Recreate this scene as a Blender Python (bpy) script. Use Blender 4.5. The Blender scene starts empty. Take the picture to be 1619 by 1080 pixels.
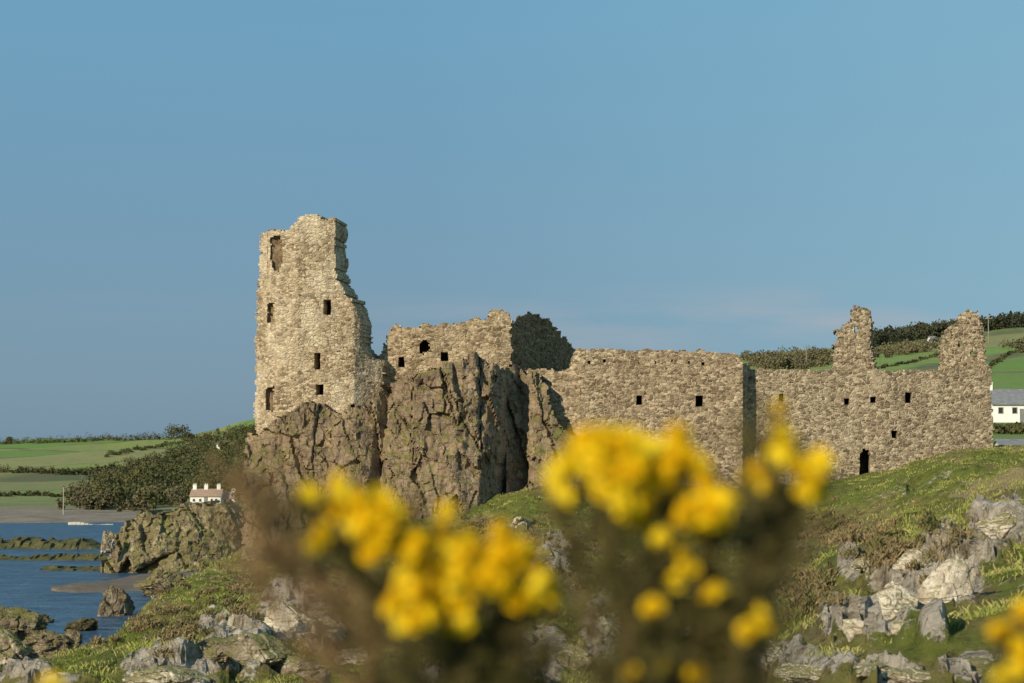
import bpy, math, random
import numpy as np
from mathutils import Vector, noise, Matrix
random.seed(7)
C = bpy.context.scene.collection
F = 3247.0; CX = 809.5; CY = 540.0; HZ = 735.0
TH = math.atan((HZ-CY)/F); CT, ST = math.cos(TH), math.sin(TH)
SEA = -12.0
def P(px, py, Y):
    a = (px-CX)/F; b = (CY-py)/F
    k = Y/(CT-ST*b)
    return (a*k, Y, (ST+CT*b)*k)
def PY(z, Y):
    r = z/Y
    b = (r*CT-ST)/(CT+r*ST)
    return CY-b*F
def lerp(a,b,t): return a+(b-a)*t
# ------------------------------------------------------------------ objects
def root(name, label, cat, loc, group=None):
    o = bpy.data.objects.new(name, None); C.objects.link(o); o.location = loc
    o.empty_display_size = 0.3
    o['label'] = label; o['category'] = cat
    if group: o['group'] = group
    return o
def wloc(o):
    v = Vector((0,0,0))
    while o: v += o.location; o = o.parent
    return v
def build(name, verts, faces, mats, parent=None, smooth=False, mi=None):
    off = wloc(parent) if parent else Vector((0,0,0))
    me = bpy.data.meshes.new(name)
    va = np.array(verts, dtype=float)
    if parent: va = va - np.array(off)
    me.from_pydata(va.tolist(), [], faces)
    if not isinstance(mats,(list,tuple)): mats=[mats]
    for m in mats: me.materials.append(m)
    if mi is not None: me.polygons.foreach_set('material_index', mi)
    if smooth: me.polygons.foreach_set('use_smooth', [True]*len(me.polygons))
    me.update()
    o = bpy.data.objects.new(name, me); C.objects.link(o)
    if parent: o.parent = parent
    return o
def tag(o, label, cat, group=None, kind=None):
    o['label']=label; o['category']=cat
    if group: o['group']=group
    if kind: o['kind']=kind
    return o
def struct(o, label, cat): return tag(o,label,cat,kind='structure')
# ------------------------------------------------------------------ materials
class NT:
    def __init__(s, name):
        s.m = bpy.data.materials.new(name); s.m.use_nodes=True
        s.n = s.m.node_tree.nodes; s.l = s.m.node_tree.links
        s.b = s.n['Principled BSDF']; s.b.inputs['Roughness'].default_value=.95
        s.b.inputs['Specular IOR Level'].default_value=.12
    def co(s): return s.n.new('ShaderNodeTexCoord').outputs['Object']
    def link(s,a,b): s.l.new(a,b)
    def mapping(s, v, sc, rot=(0,0,0)):
        m=s.n.new('ShaderNodeMapping'); m.inputs['Scale'].default_value=sc; m.inputs['Rotation'].default_value=rot
        s.link(v,m.inputs['Vector']); return m.outputs[0]
    def noise(s, v, scale, detail=4, rough=.6, out='Fac'):
        t=s.n.new('ShaderNodeTexNoise'); t.inputs['Scale'].default_value=scale; t.inputs['Detail'].default_value=detail; t.inputs['Roughness'].default_value=rough
        s.link(v,t.inputs['Vector']); return t.outputs[out]
    def vor(s, v, scale, feat='F1'):
        t=s.n.new('ShaderNodeTexVoronoi'); t.feature=feat; t.inputs['Scale'].default_value=scale
        s.link(v,t.inputs['Vector']); return t
    def ramp(s, v, stops, interp='LINEAR'):
        r=s.n.new('ShaderNodeValToRGB'); r.color_ramp.interpolation=interp
        e=r.color_ramp.elements
        while len(e)<len(stops): e.new(.5)
        for i,(p,c) in enumerate(stops):
            e[i].position=p
            if not isinstance(c,(tuple,list)): c=(c,c,c)
            e[i].color=(c[0],c[1],c[2],1)
        s.link(v,r.inputs[0]); return r.outputs[0]
    def mix(s, f, a, b, mode='MIX'):
        m=s.n.new('ShaderNodeMix'); m.data_type='RGBA'; m.blend_type=mode
        for k,val in ((0,f),(6,a),(7,b)):
            if hasattr(val,'is_output'): s.link(val,m.inputs[k])
            elif k==0: m.inputs[0].default_value=val
            else: m.inputs[k].default_value=(val[0],val[1],val[2],1)
        return m.outputs[2]
    def math(s, op, a, b=0.0, clamp=False):
        m=s.n.new('ShaderNodeMath'); m.operation=op; m.use_clamp=clamp
        for k,val in ((0,a),(1,b)):
            if hasattr(val,'is_output'): s.link(val,m.inputs[k])
            else: m.inputs[k].default_value=val
        return m.outputs[0]
    def ridge(s, v, scale, width, detail=5, rough=.55):
        a=s.math('ABSOLUTE',s.math('SUBTRACT',s.noise(v,scale,detail,rough),.5))
        return s.ramp(a,[(0.,1.),(width,0.)])
    def bump(s, h, strength=.6, dist=.05):
        b=s.n.new('ShaderNodeBump'); b.inputs['Strength'].default_value=strength; b.inputs['Distance'].default_value=dist
        s.link(h,b.inputs['Height']); s.link(b.outputs[0], s.b.inputs['Normal'])
    def col(s,c): s.link(c,s.b.inputs['Base Color']); return s.m
    def normz(s):
        g=s.n.new('ShaderNodeNewGeometry'); x=s.n.new('ShaderNodeSeparateXYZ'); s.link(g.outputs['True Normal'],x.inputs[0]); return x.outputs[2]

def masonry(name, stones, mortar, sc=1.0, pale=.5, palecol=(.6,.53,.42), mossy=.3, dark=.4):
    t=NT(name); co=t.co()
    w=t.noise(co,2.0,3,.5,'Color')
    v0=t.n.new('ShaderNodeVectorMath'); v0.operation='MULTIPLY_ADD'
    t.link(w,v0.inputs[0]); v0.inputs[1].default_value=(.2,.2,.07); t.link(co,v0.inputs[2])
    v=t.mapping(v0.outputs[0],(2.7*sc,2.7*sc,4.6*sc))
    f1=t.vor(v,1.0); ed=t.vor(v,1.0,'DISTANCE_TO_EDGE').outputs['Distance']
    sep=t.n.new('ShaderNodeSeparateColor'); t.link(f1.outputs['Color'],sep.inputs[0])
    base=t.ramp(sep.outputs[0],stones)
    base=t.mix(t.ramp(t.noise(co,14,5,.75),[(.35,.0),(.8,.45)]),base,(.09,.065,.04))
    mm=t.ramp(t.math('ADD',ed,t.math('MULTIPLY',t.math('SUBTRACT',t.noise(co,9,3),.5),.14)),[(.02,1.),(.11,0.)])
    c=t.mix(t.math('MULTIPLY',mm,.9),base,mortar)
    gap=t.math('MULTIPLY',t.ramp(ed,[(.0,1.),(.12,0.)]),t.ramp(t.noise(co,3.3,4,.7),[(.50,0.),(.57,1.)]))
    c=t.mix(t.math('MULTIPLY',gap,.85),c,(.06,.042,.024))
    pn=t.ramp(t.noise(t.mapping(co,(1,1,.7)),.42,7,.72),[(.62-.25*pale,0.),(.74-.2*pale,1.)])
    c=t.mix(t.math('MULTIPLY',pn,.5),c,palecol)
    dk=t.ramp(t.noise(t.mapping(co,(1.2,1.2,.6)),.9,8,.75),[(.5,0.),(.66,dark)])
    c=t.mix(dk,c,(.115,.083,.047))
    up=t.ramp(t.math('ADD',t.normz(),t.math('MULTIPLY',t.math('SUBTRACT',t.noise(co,1.2,3),.5),1.0)),[(.45,0.),(.8,mossy)])
    c=t.mix(up,c,(.17,.16,.035))
    h=t.math('ADD',t.ramp(ed,[(0.,0.),(.14,1.)]),t.math('MULTIPLY',t.noise(co,11,4,.7),.6))
    h=t.math('ADD',h,t.math('MULTIPLY',sep.outputs[1],.5))
    t.bump(h,.8,.038)
    return t.col(c)
M={}
M['tower']=masonry('tower_stone',[(0.,(.16,.112,.062)),(.25,(.34,.25,.148)),(.6,(.49,.375,.235)),(1.,(.66,.54,.365))],(.58,.465,.31),1.6,.62,(.78,.67,.48),.8,.45)
M['hall']=masonry('hall_stone',[(0.,(.13,.09,.05)),(.35,(.31,.225,.135)),(.75,(.45,.345,.215)),(1.,(.61,.49,.33))],(.51,.40,.262),1.6,.3,(.58,.465,.31),1.0,.45)
M['curtain']=masonry('curtain_stone',[(0.,(.12,.085,.052)),(.35,(.25,.184,.117)),(.7,(.37,.28,.182)),(1.,(.58,.47,.315))],(.54,.43,.285),1.6,.15,(.60,.48,.32),.7,.35)
M['range']=masonry('range_stone',[(0.,(.12,.088,.056)),(.35,(.245,.184,.122)),(.75,(.37,.29,.19)),(1.,(.57,.47,.32))],(.60,.49,.335),1.5,.25,(.61,.50,.345),.6,.3)
M['shadedruin']=masonry('ruin_stone_shaded',[(0.,(.13,.08,.04)),(.5,(.28,.175,.09)),(1.,(.43,.29,.155))],(.33,.215,.115),1.3,.0,(.3,.24,.16),.5)  # darker, warmer stone: brown shade of the cross wall put into its colour
t=NT('opening_shade'); t.col(t.ramp(t.noise(t.co(),3,3),[(0.,(.010,.008,.005)),(1.,(.035,.025,.017))])); M['dark']=t.m  # near-black panel colour stands in for interior shade behind castle openings
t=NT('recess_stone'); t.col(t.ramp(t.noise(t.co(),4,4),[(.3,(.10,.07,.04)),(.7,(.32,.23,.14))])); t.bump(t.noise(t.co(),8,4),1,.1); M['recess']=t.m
def rockmat(name, stops, lichen, green=.8, crack=1.0, sc=1.0, pale=(.5,.6), glo=.5, gcol=(.15,.17,.03), streak=0.0, dark=(.045,.032,.02), bd=.14):
    t=NT(name); co=t.co()
    n1=t.noise(co,.7*sc,10,.75); c=t.ramp(n1,stops)
    c=t.mix(t.math('MULTIPLY',t.ramp(t.noise(co,1.6*sc,9,.75),[(pale[0],0.),(pale[1],1.)]),.85),c,lichen)
    if streak:
        s1=t.ramp(t.noise(t.mapping(co,(3.0,3.0,.4),(0,.12,0)),1.0,8,.75),[(.46,0.),(.6,1.)])
        c=t.mix(t.math('MULTIPLY',s1,streak),c,(.13,.088,.058))
    r1=t.ridge(t.mapping(co,(1.0,1.0,.16),(0,.10,0)),.9*sc,.008,3,.5)
    r2=t.ridge(t.mapping(co,(.25,.25,1.7),(0,.60,0)),.8*sc,.010,4,.5)
    c=t.mix(t.math('MULTIPLY',r1,.7*crack),c,dark)
    c=t.mix(t.math('MULTIPLY',r2,.6*crack),c,dark)
    c=t.mix(t.ramp(t.noise(co,6*sc,7,.8),[(.5,0.),(.68,.6)]),c,dark)
    g=t.math('MULTIPLY',t.ramp(t.math('ADD',t.normz(),t.math('MULTIPLY',t.math('SUBTRACT',t.noise(co,1.7*sc,6,.7),.5),1.6)),[(glo,0.),(glo+.2,1.)]),green)
    c=t.mix(g,c,gcol)
    h=t.math('SUBTRACT',t.math('MULTIPLY',t.noise(co,3.5*sc,10,.75),1.2),t.math('ADD',t.math('MULTIPLY',r1,.2),t.math('MULTIPLY',r2,.2)))
    t.bump(h,.95,bd/sc)
    return t.col(c)
M['cliff']=rockmat('cliff_rock',[(.30,(.17,.118,.08)),(.44,(.29,.21,.145)),(.55,(.38,.28,.19)),(.68,(.50,.345,.19))],(.50,.42,.30),.8,.8,pale=(.54,.68),glo=.38,gcol=(.18,.175,.045),streak=.45,bd=.17)
M['stack']=rockmat('sea_rock',[(.3,(.10,.08,.05)),(.5,(.23,.18,.115)),(.7,(.38,.30,.2))],(.48,.41,.29),.8,.9,sc=.5,glo=.45,gcol=(.20,.19,.05),streak=.4)
M['pale']=rockmat('pale_rock',[(.3,(.22,.175,.115)),(.42,(.45,.37,.27)),(.56,(.67,.58,.45))],(.82,.74,.60),.85,.9,sc=1.4,pale=(.46,.56),glo=.48,gcol=(.21,.19,.06),bd=.11)
M['greyrock']=rockmat('grey_rock',[(.3,(.13,.10,.07)),(.5,(.28,.225,.16)),(.7,(.46,.385,.28))],(.68,.59,.46),.85,.85,sc=1.4,pale=(.5,.58),glo=.45,gcol=(.19,.18,.05),bd=.11)
M['reef']=rockmat('reef_rock',[(.3,(.035,.03,.02)),(.6,(.10,.08,.05)),(.8,(.18,.14,.09))],(.22,.17,.10),.3,sc=.6)
# ground
t=NT('hill_turf'); co=t.co()
g=t.ramp(t.noise(co,.7,10,.78),[(.3,(.10,.12,.026)),(.42,(.18,.19,.042)),(.52,(.29,.26,.08)),(.62,(.36,.28,.12)),(.74,(.19,.13,.058))])
at3=t.n.new('ShaderNodeAttribute'); at3.attribute_name='green'
g2=t.ramp(t.math('ADD',at3.outputs['Fac'],t.math('MULTIPLY',t.math('SUBTRACT',t.noise(co,.6,9,.8),.5),2.6)),[(.40,0.),(.70,1.)])
g=t.mix(t.math('MULTIPLY',g2,.8),g,t.ramp(t.noise(co,2.5,8,.75),[(.35,(.115,.15,.024)),(.65,(.26,.295,.055))]))
g=t.mix(t.ramp(t.noise(co,2.0,10,.8),[(.49,.0),(.62,.75)]),g,(.09,.075,.028))
at2=t.n.new('ShaderNodeAttribute'); at2.attribute_name='brown'
bf=t.math('ADD',at2.outputs['Fac'],t.math('MULTIPLY',t.math('SUBTRACT',t.noise(co,.9,9,.8),.5),2.4))
g=t.mix(t.math('MULTIPLY',t.ramp(bf,[(.50,0.),(.74,1.)]),.7),g,t.ramp(t.noise(co,3,8,.75),[(.38,(.12,.085,.04)),(.62,(.34,.26,.13))]))
at4=t.n.new('ShaderNodeAttribute'); at4.attribute_name='tan'
g=t.mix(t.math('MULTIPLY',t.ramp(t.math('ADD',at4.outputs['Fac'],t.math('MULTIPLY',t.math('SUBTRACT',t.noise(co,1.5,6,.75),.5),1.0)),[(.45,0.),(.6,1.)]),.7),g,(.44,.34,.19))
at=t.n.new('ShaderNodeAttribute'); at.attribute_name='rock'
rk=t.ramp(t.noise(co,1.6,10,.78),[(.34,(.15,.115,.075)),(.44,(.40,.33,.235)),(.56,(.76,.67,.54))])
rk=t.mix(t.math('MULTIPLY',t.ridge(t.mapping(co,(1,1,.6),(0,.4,0)),1.2,.011,4),.85),rk,(.06,.045,.03))
rf=t.ramp(t.math('ADD',at.outputs['Fac'],t.math('MULTIPLY',t.math('SUBTRACT',t.noise(co,1.5,9,.78),.5),2.0)),[(.53,0.),(.59,1.)])
t.bump(t.math('ADD',t.noise(co,3,10,.8),t.math('MULTIPLY',t.noise(co,18,4,.8),.35)),1.0,.28)
t.col(t.mix(rf,g,rk)); M['turf']=t.m
t=NT('grass_blades'); co=t.co()
t.col(t.ramp(t.noise(co,.7,9,.78),[(.35,(.13,.165,.03)),(.47,(.22,.24,.052)),(.56,(.35,.32,.11)),(.66,(.35,.27,.12))])); M['grass']=t.m
t=NT('scrub_twigs'); co=t.co()
t.col(t.ramp(t.noise(co,.8,5,.7),[(.35,(.08,.09,.027)),(.48,(.18,.14,.065)),(.6,(.28,.20,.10)),(.7,(.14,.15,.04))])); M['scrub']=t.m
HAZE_COL=(.30,.35,.38)  # distance haze, mixed into the base colours of far fields and foliage
t=NT('far_fields'); co=t.co()
xs=t.n.new('ShaderNodeSeparateXYZ'); t.link(co,xs.inputs[0])
w=t.n.new('ShaderNodeVectorMath'); w.operation='MULTIPLY_ADD'; t.link(t.noise(co,.01,3,.6,'Color'),w.inputs[0]); w.inputs[1].default_value=(40,40,0); t.link(co,w.inputs[2])
v=t.mapping(w.outputs[0],(1/190,1/110,0),(0,0,.35))
f=t.vor(v,1.0); sep=t.n.new('ShaderNodeSeparateColor'); t.link(f.outputs['Color'],sep.inputs[0])
c=t.ramp(sep.outputs[0],[(0.,(.13,.235,.03)),(.35,(.165,.27,.04)),(.55,(.22,.26,.055)),(.68,(.25,.245,.08)),(.8,(.13,.23,.03)),(.93,(.21,.21,.07))],'CONSTANT')
c=t.mix(t.ramp(t.noise(co,.03,9,.8),[(.45,0.),(.68,.6)]),c,(.20,.19,.07))
c=t.mix(t.ramp(t.noise(co,.12,7,.8),[(.5,0.),(.7,.5)]),c,(.11,.12,.04))
ed=t.vor(v,1.0,'DISTANCE_TO_EDGE').outputs['Distance']
c=t.mix(t.ramp(ed,[(.012,.8),(.028,0.)]),c,(.085,.085,.035))
rx=t.ramp(t.math('MULTIPLY',xs.outputs[0],.005),[(.05,0.),(.25,1.)])
c=t.mix(t.math('MULTIPLY',rx,t.ramp(t.noise(co,.018,9,.75),[(.45,0.),(.6,.7)])),c,t.ramp(t.noise(co,.08,6,.7),[(.35,(.15,.14,.05)),(.65,(.29,.24,.11))]))
hz=t.math('ADD',t.math('MULTIPLY',xs.outputs[2],.1),1.2)
mid=t.ramp(t.math('ADD',hz,t.math('MULTIPLY',t.math('SUBTRACT',t.noise(co,.02,6,.7),.5),.6)),[(.30,1.),(.42,0.)])
c=t.mix(t.math('MULTIPLY',mid,.6),c,t.ramp(t.noise(co,.08,7,.75),[(.35,(.13,.14,.05)),(.65,(.28,.24,.11))]))
sh=t.ramp(t.math('ADD',hz,t.math('MULTIPLY',t.math('SUBTRACT',t.noise(co,.02,4),.5),.12)),[(.12,1.),(.19,0.)])
c=t.mix(sh,c,t.ramp(t.noise(co,.15,5),[(.3,(.16,.125,.09)),(.7,(.30,.24,.17))]))
t.bump(t.noise(co,.4,6,.7),.6,1.0); M['fields']=t.col(t.mix(.06,c,HAZE_COL))
# sea
t=NT('sea_water'); co=t.co()
rip=t.noise(t.mapping(co,(.16,.34,1)),1,6,.7)
t.col(t.ramp(rip,[(.38,(.010,.045,.10)),(.52,(.03,.10,.19)),(.68,(.09,.20,.31))]))  # light and dark of the ripples painted as blues in base colour
t.b.inputs['Roughness'].default_value=.3; t.b.inputs['Specular IOR Level'].default_value=.25
h=t.math('ADD',t.noise(t.mapping(co,(.45,.55,1)),1,6,.7),t.math('MULTIPLY',rip,1.5)); t.bump(h,1.0,2.6); M['sea']=t.m
t=NT('shingle'); co=t.co(); t.col(t.ramp(t.noise(co,.8,7,.8),[(.3,(.11,.09,.07)),(.7,(.28,.225,.17))])); t.bump(t.noise(co,3,4,.8),1,.3); M['shingle']=t.m
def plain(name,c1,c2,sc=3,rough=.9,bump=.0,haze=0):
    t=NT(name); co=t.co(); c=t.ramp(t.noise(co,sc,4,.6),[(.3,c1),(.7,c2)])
    if haze: c=t.mix(haze,c,HAZE_COL)
    t.col(c); t.b.inputs['Roughness'].default_value=rough
    if bump: t.bump(t.noise(co,sc*2,4),.7,bump)
    return t.m
M['white']=plain('white_render',(.76,.74,.68),(.86,.84,.80),.6)
M['slate']=plain('slate_roof',(.16,.16,.165),(.25,.25,.255),1.5)
M['redroof']=plain('tile_roof',(.30,.2,.14),(.42,.3,.21),1.5)
M['glass']=plain('window_glass',(.02,.025,.03),(.05,.055,.06),1,.2)
M['concrete']=plain('pale_concrete',(.48,.44,.37),(.62,.57,.49),.5)
M['pole']=plain('weathered_wood',(.2,.17,.13),(.3,.26,.2),2)
M['paintpole']=plain('pale_paint',(.42,.38,.33),(.5,.46,.4),2)
M['bark']=plain('tree_bark',(.06,.045,.03),(.12,.09,.06),2)
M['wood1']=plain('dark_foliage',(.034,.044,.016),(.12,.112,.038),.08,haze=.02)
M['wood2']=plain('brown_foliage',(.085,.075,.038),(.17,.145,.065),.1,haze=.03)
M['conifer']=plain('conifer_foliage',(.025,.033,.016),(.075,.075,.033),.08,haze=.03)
M['stem']=plain('gorse_stem',(.10,.065,.03),(.17,.11,.05),40)
M['spgreen']=plain('gorse_spines_green',(.045,.05,.013),(.15,.12,.035),14,.7)
M['spbrown']=plain('gorse_spines_dry',(.20,.12,.05),(.38,.25,.115),25,.8)
t=NT('gorse_petal'); pc=t.ramp(t.noise(t.co(),60,3),[(.3,(.92,.62,.006)),(.7,(.96,.72,.015))]); t.col(pc); t.b.inputs['Roughness'].default_value=.6
tr=t.n.new('ShaderNodeBsdfTranslucent'); t.link(pc,tr.inputs[0]); ms=t.n.new('ShaderNodeMixShader'); ms.inputs[0].default_value=.25
out=t.n['Material Output']; t.link(t.b.outputs[0],ms.inputs[1]); t.link(tr.outputs[0],ms.inputs[2]); t.link(ms.outputs[0],out.inputs[0]); M['petal']=t.m
M['calyx']=plain('gorse_calyx',(.62,.46,.03),(.72,.54,.04),40)
# ------------------------------------------------------------------ relief builder
def inpoly(X,Y,poly):
    r=np.zeros(X.shape,bool); n=len(poly)
    for i in range(n):
        x1,y1=poly[i]; x2,y2=poly[(i+1)%n]
        if y1==y2: continue
        c=((y1>Y)!=(y2>Y))&(X<(x2-x1)*(Y-y1)/(y2-y1)+x1); r^=c
    return r
def crand(p,k=0.0):
    s=math.sin(p.x*12.9898+p.y*78.233+p.z*37.719+k)*43758.5453
    return s-math.floor(s)
def relief(name, poly, Yf, thick, mat, parent=None, step=2.5, holes=(), shift=0.0, disp=None, jag=3.0, smooth=False, jstone=(6,4), wav=1.0, bj=.18):
    xs=[p[0] for p in poly]; ys=[p[1] for p in poly]
    x0,x1,y0,y1=min(xs)-6,max(xs)+6,min(ys)-6,max(ys)+6
    nx=int((x1-x0)/step)+1; ny=int((y1-y0)/step)+1
    gx=x0+step*(np.arange(nx)+.5); gy=y0+step*(np.arange(ny)+.5)
    X,Y=np.meshgrid(gx,gy)
    JX=np.zeros(X.shape); JY=np.zeros(X.shape)
    for j in range(ny):
        for i in range(nx):
            r=math.floor(gy[j]/jstone[1]); q=math.floor((gx[i]+(r%2)*3+crand(Vector((r,1,2)))*4)/jstone[0])
            v=Vector((q,r,3.3)); JX[j,i]=(crand(v)-.5)*2*jag; JY[j,i]=(crand(v,5)-.5)*2*jag
            w=noise.noise_vector(Vector((gx[i]*.05,gy[j]*.05,1))); JX[j,i]+=w.x*jag*wav; JY[j,i]+=w.y*jag*wav
    mk=inpoly(X+JX,Y+JY,poly)
    for h in holes:
        if len(h)==4 and not isinstance(h[0],(tuple,list)):
            cx,cy,w,hh=h; mk&=~((abs(X-cx)<w/2)&(abs(Y-cy)<hh/2))
        else: mk&=~inpoly(X+JX*.5,Y+JY*.5,h)
    idx=-np.ones((ny+1,nx+1),int)
    need=np.zeros((ny+1,nx+1),bool)
    need[:-1,:-1]|=mk; need[1:,:-1]|=mk; need[:-1,1:]|=mk; need[1:,1:]|=mk
    fr=[];bk=[]
    for j in range(ny+1):
        for i in range(nx+1):
            if need[j,i]:
                px=x0+i*step; py=y0+j*step
                p=Vector(P(px,py,Yf(px,py)))
                d=disp(p,px,py) if disp else 0
                jn=noise.noise_vector(p*3.1)*.035
                b=noise.noise_vector(p*2.2)*bj
                idx[j,i]=len(fr)
                fr.append((p.x+jn.x,p.y-d,p.z+jn.z)); bk.append((p.x+shift+b.x,p.y+thick,p.z+b.z))
    n=len(fr); faces=[]
    for j in range(ny):
        for i in range(nx):
            if not mk[j,i]: continue
            a,b,c,d=int(idx[j,i]),int(idx[j,i+1]),int(idx[j+1,i+1]),int(idx[j+1,i])
            faces.append((a,d,c,b)); faces.append((a+n,b+n,c+n,d+n))
            if j==0 or not mk[j-1,i]: faces.append((a,b,b+n,a+n))
            if j==ny-1 or not mk[j+1,i]: faces.append((d,d+n,c+n,c))
            if i==0 or not mk[j,i-1]: faces.append((a,a+n,d+n,d))
            if i==nx-1 or not mk[j,i+1]: faces.append((b,c,c+n,b+n))
    return build(name, fr+bk, faces, mat, parent, smooth)
def wdisp(amp=.05,big=.10):
    def f(p,px,py):
        q=Vector((p.x*4.2,p.y*4.2,p.z*7.0)); d,pt=noise.voronoi(q)
        return amp*(crand(pt[0])-.3)+.3*amp*noise.noise(p*6)+big*noise.noise(p*.5)-(amp*.5 if d[1]-d[0]<.10 else 0)
    return f
def interp(tab):
    a=[t[0] for t in tab]; b=[t[1] for t in tab]
    return lambda px,py=0: float(np.interp(px,a,b))
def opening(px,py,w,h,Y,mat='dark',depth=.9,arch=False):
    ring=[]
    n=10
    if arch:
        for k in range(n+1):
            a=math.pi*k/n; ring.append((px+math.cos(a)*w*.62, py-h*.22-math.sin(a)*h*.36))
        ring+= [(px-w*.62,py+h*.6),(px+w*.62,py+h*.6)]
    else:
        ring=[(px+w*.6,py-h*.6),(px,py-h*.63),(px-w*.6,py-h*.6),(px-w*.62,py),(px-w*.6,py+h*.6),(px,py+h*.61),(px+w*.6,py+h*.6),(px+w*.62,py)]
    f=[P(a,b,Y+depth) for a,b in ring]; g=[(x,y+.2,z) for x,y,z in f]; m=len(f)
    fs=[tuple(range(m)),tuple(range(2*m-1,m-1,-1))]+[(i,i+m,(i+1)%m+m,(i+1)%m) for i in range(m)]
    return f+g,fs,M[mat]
# ------------------------------------------------------------------ CASTLE
castle=root('ruined_castle','ruined rubble stone castle with tall broken tower and long walls on top of the cliff','castle',P(560,640,111))
tw=[(402,730),(403,684),(404,600),(405,520),(408,450),(413,400),(413,370),(430,366),(447,364),(460,361),(468,353),(474,342),(490,338),(505,341),(512,348),(520,346),(527,343),(529,365),(527,385),(530,405),(529,420),(533,440),(541,452),(546,466),(557,474),(563,487),(569,505),(571,520),(569,538),(574,556),(585,566),(606,570),(606,720)]
YT=interp([(402,111.6),(440,110.3),(470,110),(560,110),(606,111.2)])
twin=[(517,486,12,25),(501,571,9,25),(506,617,12,18)]
trec=[[(428,374),(444,372),(446,400),(442,430),(432,428),(427,400)],[(423,478),(433,478),(434,508),(423,510)],[(421,614),(432,612),(433,650),(421,650)]]
tower=relief('tower',tw,YT,2.6,M['tower'],castle,2.4,twin+trec,.44,wdisp(.032,.12),2.3)
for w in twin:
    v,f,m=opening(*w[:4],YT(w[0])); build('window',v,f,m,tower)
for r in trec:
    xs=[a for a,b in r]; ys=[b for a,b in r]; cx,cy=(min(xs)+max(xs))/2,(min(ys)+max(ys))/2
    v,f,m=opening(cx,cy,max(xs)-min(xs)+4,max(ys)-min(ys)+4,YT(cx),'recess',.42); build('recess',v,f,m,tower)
hall=[(566,660),(572,560),(588,562),(600,560),(610,545),(617,520),(624,513),(640,517),(655,518),(672,514),(690,516),(705,510),(722,512),(745,505),(770,502),(780,490),(792,486),(803,494),(808,505),(808,560),(812,660)]
YH=interp([(566,112.2),(700,111.6),(812,111.4)])
hw=[(634,573,10,18),(702,564,12,15)]
hh=[[(661,552),(663,543),(671,537),(677,541),(680,550),(674,556),(666,560)]]
hallw=relief('hall_wall',hall,YH,1.6,M['hall'],castle,2.4,hw+hh,0,wdisp(.04,.14),2.8)
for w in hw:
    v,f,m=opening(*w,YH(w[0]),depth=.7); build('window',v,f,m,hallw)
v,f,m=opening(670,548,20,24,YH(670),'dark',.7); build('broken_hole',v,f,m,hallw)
ruin=[(798,640),(802,502),(808,512),(815,511),(821,500),(834,494),(842,497),(850,495),(857,502),(868,504),(875,513),(882,519),(884,531),(893,534),(900,541),(906,547),(907,560),(911,566),(912,580),(912,640)]
YR=interp([(798,112.5),(840,116.5),(875,119.5),(912,124)])
relief('cross_wall',ruin,YR,1.0,M['shadedruin'],castle,2.2,(),-.05,wdisp(.12,.25),3.0)
cur=[(832,760),(832,584),(860,583),(880,586),(904,582),(906,562),(912,550),(930,552),(960,550),(1000,555),(1040,552),(1080,556),(1110,552),(1140,557),(1160,559),(1170,562),(1176,574),(1186,579),(1186,810),(900,810)]
YC=interp([(832,111.2),(900,110.6),(916,110.3),(1000,110.2),(1175,110.0),(1187,111.5)])
cw=[(1010,632,10,15),(1105,633,12,17)]
cd=[(955,571,4,4),(1010,574,4,4),(1062,571,4,4),(1112,575,4,4),(932,573,4,4),(1036,573,3,4),(1088,573,3,4)]
curt=relief('curtain_wall',cur,YC,1.8,M['curtain'],castle,2.4,cw+cd,0,wdisp(.03,.10),1.6)
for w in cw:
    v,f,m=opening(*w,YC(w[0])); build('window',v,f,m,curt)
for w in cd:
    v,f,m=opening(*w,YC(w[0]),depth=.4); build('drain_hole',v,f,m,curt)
rng=[(1180,800),(1180,583),(1250,586),(1300,585),(1390,584),(1440,586),(1490,588),(1510,582),(1540,580),(1558,576),(1566,582),(1568,640),(1571,716),(1571,800)]
YB=interp([(1180,111.0),(1400,111.3),(1571,112.1)])
bw=[(1235,629,9,13),(1338,635,8,9),(1380,633,9,9),(1435,629,9,16),(1414,687,8,11)]
door=[(1358,760),(1358,722),(1362,713),(1367,709),(1372,713),(1375,722),(1375,760)]
rangew=relief('range_wall',rng,YB,1.4,M['range'],castle,2.4,bw+[door],.1,wdisp(.03,.10),1.6)
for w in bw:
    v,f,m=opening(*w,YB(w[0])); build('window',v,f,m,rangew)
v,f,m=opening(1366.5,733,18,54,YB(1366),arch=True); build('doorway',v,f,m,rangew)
g1=[(1316,620),(1316,575),(1317,550),(1323,535),(1320,522),(1333,517),(1343,506),(1347,490),(1352,483),(1370,485),(1377,492),(1377,520),(1376,545),(1379,562),(1381,585),(1381,620)]
relief('chimney_stack',g1,lambda a,b:112.3,1.1,M['range'],castle,2.4,[(1353,520,5,8)],.25,wdisp(.07,.14),2.4)
g2=[(1480,620),(1482,578),(1485,552),(1488,532),(1500,519),(1508,510),(1518,499),(1527,492),(1543,490),(1550,502),(1553,520),(1555,545),(1559,562),(1561,620)]
relief('gable_end',g2,lambda a,b:112.9,1.1,M['range'],castle,2.4,[(1518,545,5,10),(1537,560,5,6)],.25,wdisp(.07,.14),2.4)
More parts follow.
